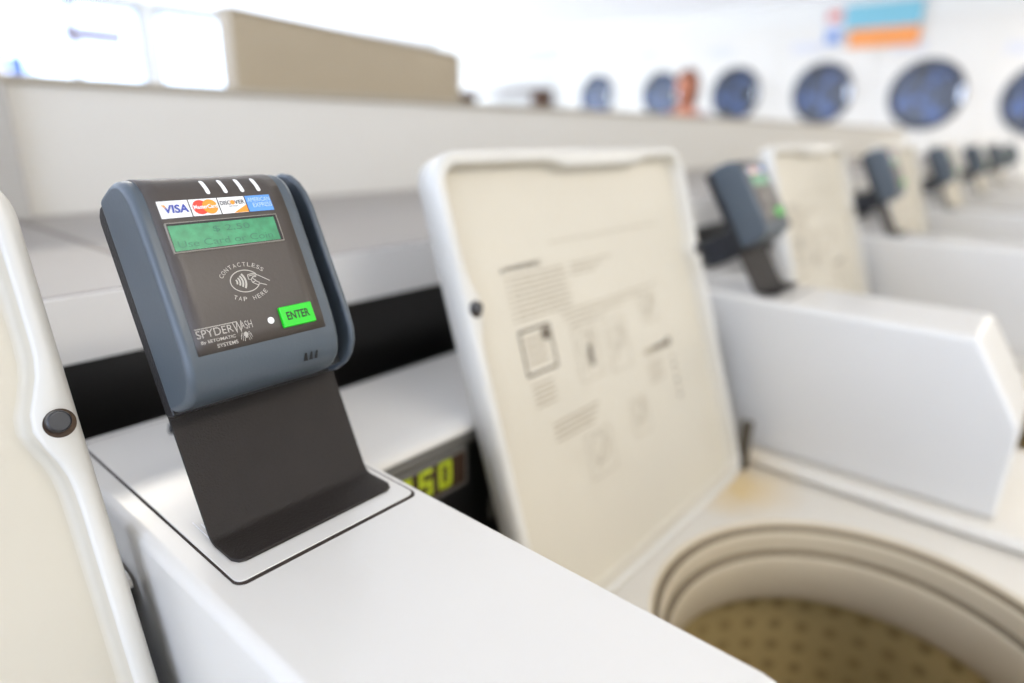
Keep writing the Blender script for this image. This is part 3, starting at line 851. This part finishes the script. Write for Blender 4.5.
BN = [('pelvis', 'waist'), ('waist', 'chest'), ('chest', 'upper'), ('upper', 'neck'), ('neck', 'skull')]
for q in 'lr':
    BN += [('upper', 's'+q), ('s'+q, 'e'+q), ('e'+q, 'w'+q), ('w'+q, 'p'+q), ('pelvis', 'h'+q), ('h'+q, 'k'+q), ('k'+q, 'a'+q), ('a'+q, 't'+q), ('p'+q, 'th'+q), ('th'+q, 'ti'+q)]
    for k in range(4): BN += [('p'+q, 'f%d%s' % (k, q)), ('f%d%s' % (k, q), 'g%d%s' % (k, q))]
body = skin_body('body', J, BN, per, M['skin'], 1)
# head: shaped sphere
def head():
    bm = bmesh.new(); bmesh.ops.create_uvsphere(bm, u_segments=32, v_segments=24, radius=1)
    for v_ in bm.verts:
        x, y, z = v_.co
        f_ = 1-.28*max(0, -z)**1.5
        X_, Y_, Z_ = x*.076*f_, y*.095*(1-.12*max(0, -z)), z*.118
        if y < 0 and z < 0: Y_ -= .012*max(0, -z)*max(0, -y)            # chin
        nz = math.exp(-((x/.16)**2+((z+.12)/.22)**2))
        if y < -.3: Y_ -= .024*nz                                          # nose
        for sx in (-1, 1):
            ez = math.exp(-(((x-sx*.42)/.2)**2+((z-.08)/.14)**2))
            if y < 0: Y_ += .008*ez                                        # eye sockets
        v_.co = (X_, Y_, Z_)
    me = bpy.data.meshes.new('head'); bm.to_mesh(me); bm.free()
    for p in me.polygons: p.use_smooth = True
    return me
hd = link('head', head(), body, M['skin']); hd.location = (0, -.012, 1.665)
for sx in (-1, 1):
    cyl('eye', (sx*.031, -.079, .010), (sx*.031, -.088, .010), .009, .006, 16, parent=hd, m=M['eye'])
    bm = bmesh.new(); bmesh.ops.create_uvsphere(bm, u_segments=12, v_segments=8, radius=1, matrix=Matrix.Translation((sx*.077, .008, -.005)) @ Matrix.Diagonal((.008, .018, .03, 1)))
    me = bpy.data.meshes.new('ear'); bm.to_mesh(me); bm.free(); link('ear', me, hd, M['skin'])
box('mouth', -.024, .024, -.098, -.082, -.062, -.052, parent=hd, m=M['lip'], bev=.003)
bm = bmesh.new(); bmesh.ops.create_uvsphere(bm, u_segments=32, v_segments=24, radius=1)
for v_ in bm.verts:
    x, y, z = v_.co
    if y < -.25 and z < .45: v_.co = (x*.06, y*.06, z*.08)
    else:
        k = 1+.05*math.sin(9*math.atan2(y, x))
        v_.co = (x*.09*k, y*.112+.006, z*.13 if z > 0 else z*.235)
me = bpy.data.meshes.new('hair'); bm.to_mesh(me); bm.free()
for p in me.polygons: p.use_smooth = True
hr = link('hair', me, hd, M['hair']); hr.location = (0, .004, .006)
def grow(v, k): return v if not isinstance(v, tuple) else (v[0]+k, v[1]+k)
JS = {k: (J[k][0], grow(J[k][1], .014) if isinstance(J[k][1], tuple) else J[k][1]+.014) for k in ('pelvis', 'waist', 'chest', 'upper', 'sl', 'el', 'sr', 'er')}
JS['pelvis'] = ((0, 0, .93), (.165, .125))
skin_body('shirt', JS, [('pelvis', 'waist'), ('waist', 'chest'), ('chest', 'upper'), ('upper', 'sl'), ('sl', 'el'), ('upper', 'sr'), ('sr', 'er')], body, M['shirt'], 1)
JT = {'pelvis': ((0, 0, .93), (.16, .12)), 'hl': ((-.09, 0, .86), .104), 'kl': ((-.1, -.01, .48), .075), 'al': ((-.1, .02, .12), .06), 'hr': ((.09, 0, .86), .104), 'kr': ((.1, -.01, .48), .075), 'ar': ((.1, .02, .12), .06)}
skin_body('trousers', JT, [('pelvis', 'hl'), ('hl', 'kl'), ('kl', 'al'), ('pelvis', 'hr'), ('hr', 'kr'), ('kr', 'ar')], body, M['trousers'], 1)
for s_ in (-1, 1):
    box('shoe', s_*.1-.045, s_*.1+.045, -.19, .075, 0, .09, parent=body, m=M['shoe'], bev=.03)

# ------------------------------------------------------------------ outside the windows
def car(x, y, m_, label, yaw=0):
    e = empty('parked_car', (x, y, FLOOR-.15), label, 'car'); e.rotation_euler = (0, 0, yaw)
    pr = [(-2.1, .3), (-2.15, .7), (-1.9, .85), (-1.1, .95), (-.6, 1.4), (.9, 1.42), (1.6, .98), (2.1, .9), (2.15, .35)]
    n = len(pr); v = [(a_, -.85, b_) for a_, b_ in pr]+[(a_, .85, b_) for a_, b_ in pr]
    f = [tuple(range(n)), tuple(range(n, 2*n))[::-1]]+[(i, (i+1) % n, n+(i+1) % n, n+i) for i in range(n)]
    bevel(mesh('car_body', v, f, e, m_), .06, 3)
    for s_ in (-.86, .853): mesh('side_window', [(-.95, s_, .97), (-.55, s_, 1.34), (.85, s_, 1.36), (1.4, s_, .99)], [(0, 1, 2, 3)], e, M['car_glass'])
    for wx in (-1.35, 1.35):
        for wy in (-.88, .7): cyl('wheel', (wx, wy, .33), (wx, wy+.18, .33), .33, parent=e, m=M['rubber'])
    return e
car(2.4, 11.5, M['car_blue'], 'blue parked car outside the bright window behind the partition', .3)
def shrub(x, y, r, h, lab):
    bm = bmesh.new()
    for k in range(220):
        p = Vector((random.gauss(0, .4)*r, random.gauss(0, .4)*r, abs(random.gauss(.5, .25))*h))
        s = .09; q = Matrix.Translation(p) @ Matrix.Rotation(random.random()*6, 4, Vector((random.random(), random.random(), 1)).normalized())
        vs = [bm.verts.new(q @ Vector(c_)) for c_ in ((-s, 0, 0), (0, -s*.5, 0), (s, 0, s*.3), (0, s*.5, 0))]
        bm.faces.new(vs)
    e = empty('shrub', (x, y, FLOOR-.15), lab, 'shrub')
    me = bpy.data.meshes.new('foliage'); bm.to_mesh(me); bm.free(); link('foliage', me, e, M['leaf'])
    cyl('stem', (0, 0, 0), (0, 0, h*.7), .04, .02, 10, parent=e, m=M['wood'])
shrub(1.9, 9.0, .7, 2.2, 'green leafy shrub outside the bright window at the upper left')
tag(box('notice_sheet', 1.42, 1.53, 6.505, 6.512, .42, .70, m=M['car_blue']), 'blue notice sheet fixed to the bright window, upper left photo corner', 'poster')
tag(box('notice_card', 1.28, 1.41, 6.505, 6.512, .40, .56, m=M['car_red']), 'red notice card left of the blue sheet on the window', 'poster')
tag(box('window_banner', 1.85, 2.32, 6.505, 6.512, .86, .96, m=M['shirt']), 'narrow mauve banner fixed high on the bright window', 'banner')

# ------------------------------------------------------------------ light
w = bpy.data.worlds.new('daylight'); SC.world = w; w.use_nodes = True
bg = w.node_tree.nodes['Background']; bg.inputs['Color'].default_value = (.72, .84, 1, 1); bg.inputs['Strength'].default_value = 4.5
def area(name, loc, rot, sx, sy, e, col):
    L = bpy.data.lights.new(name, 'AREA'); L.shape = 'RECTANGLE'; L.size = sx; L.size_y = sy; L.energy = e; L.color = col
    o = bpy.data.objects.new(name, L); COL.objects.link(o); o.location = loc; o.rotation_euler = rot; return o
area('window_daylight', (RX0+.02, 1.5, .3), (0, math.radians(-90), 0), 1.7, 6.0, 115, (.66, .73, 1))
area('window_daylight_back', (2.0, RY1-.02, .3), (math.radians(-90), 0, 0), 8.0, 1.5, 210, (.8, .89, 1))
area('front_fill', (.6, -2.6, .75), (math.radians(82), 0, 0), 3.6, .9, 11, (1, .96, .90))  # unseen fill added behind the camera to lift front-facing surfaces
area('front_fill_far', (3.6, -2.6, .75), (math.radians(82), 0, math.radians(-15)), 3.6, .9, 13, (1, .96, .90))  # second added fill, for the far end of the row

# ------------------------------------------------------------------ camera
cd = bpy.data.cameras.new('camera'); cam = bpy.data.objects.new('camera', cd); COL.objects.link(cam)
Rm = ((0.65259099, -0.75756174, 0.01500726), (0.22549941, 0.21308574, 0.95065477), (0.72337751, 0.6170046, -0.30988756))
C = Vector((-.20063503, -.23274344, .18299566))
mt = Matrix(((Rm[0][0], Rm[1][0], -Rm[2][0], C.x), (Rm[0][1], Rm[1][1], -Rm[2][1], C.y), (Rm[0][2], Rm[1][2], -Rm[2][2], C.z), (0, 0, 0, 1)))
cam.matrix_world = mt
cd.sensor_width = 36; cd.lens = 647.02*36/1024; cd.clip_start = .01; cd.clip_end = 100
foc = Vector((-.062, .036, 0)) + VV*.11 + NV*.046
cd.dof.use_dof = True; cd.dof.focus_distance = (foc-C).dot(Vector(Rm[2])); cd.dof.aperture_fstop = 2.7
SC.camera = cam
SC.view_settings.view_transform = 'Standard'; SC.view_settings.look = 'None'; SC.view_settings.exposure = -.25; SC.view_settings.gamma = 1
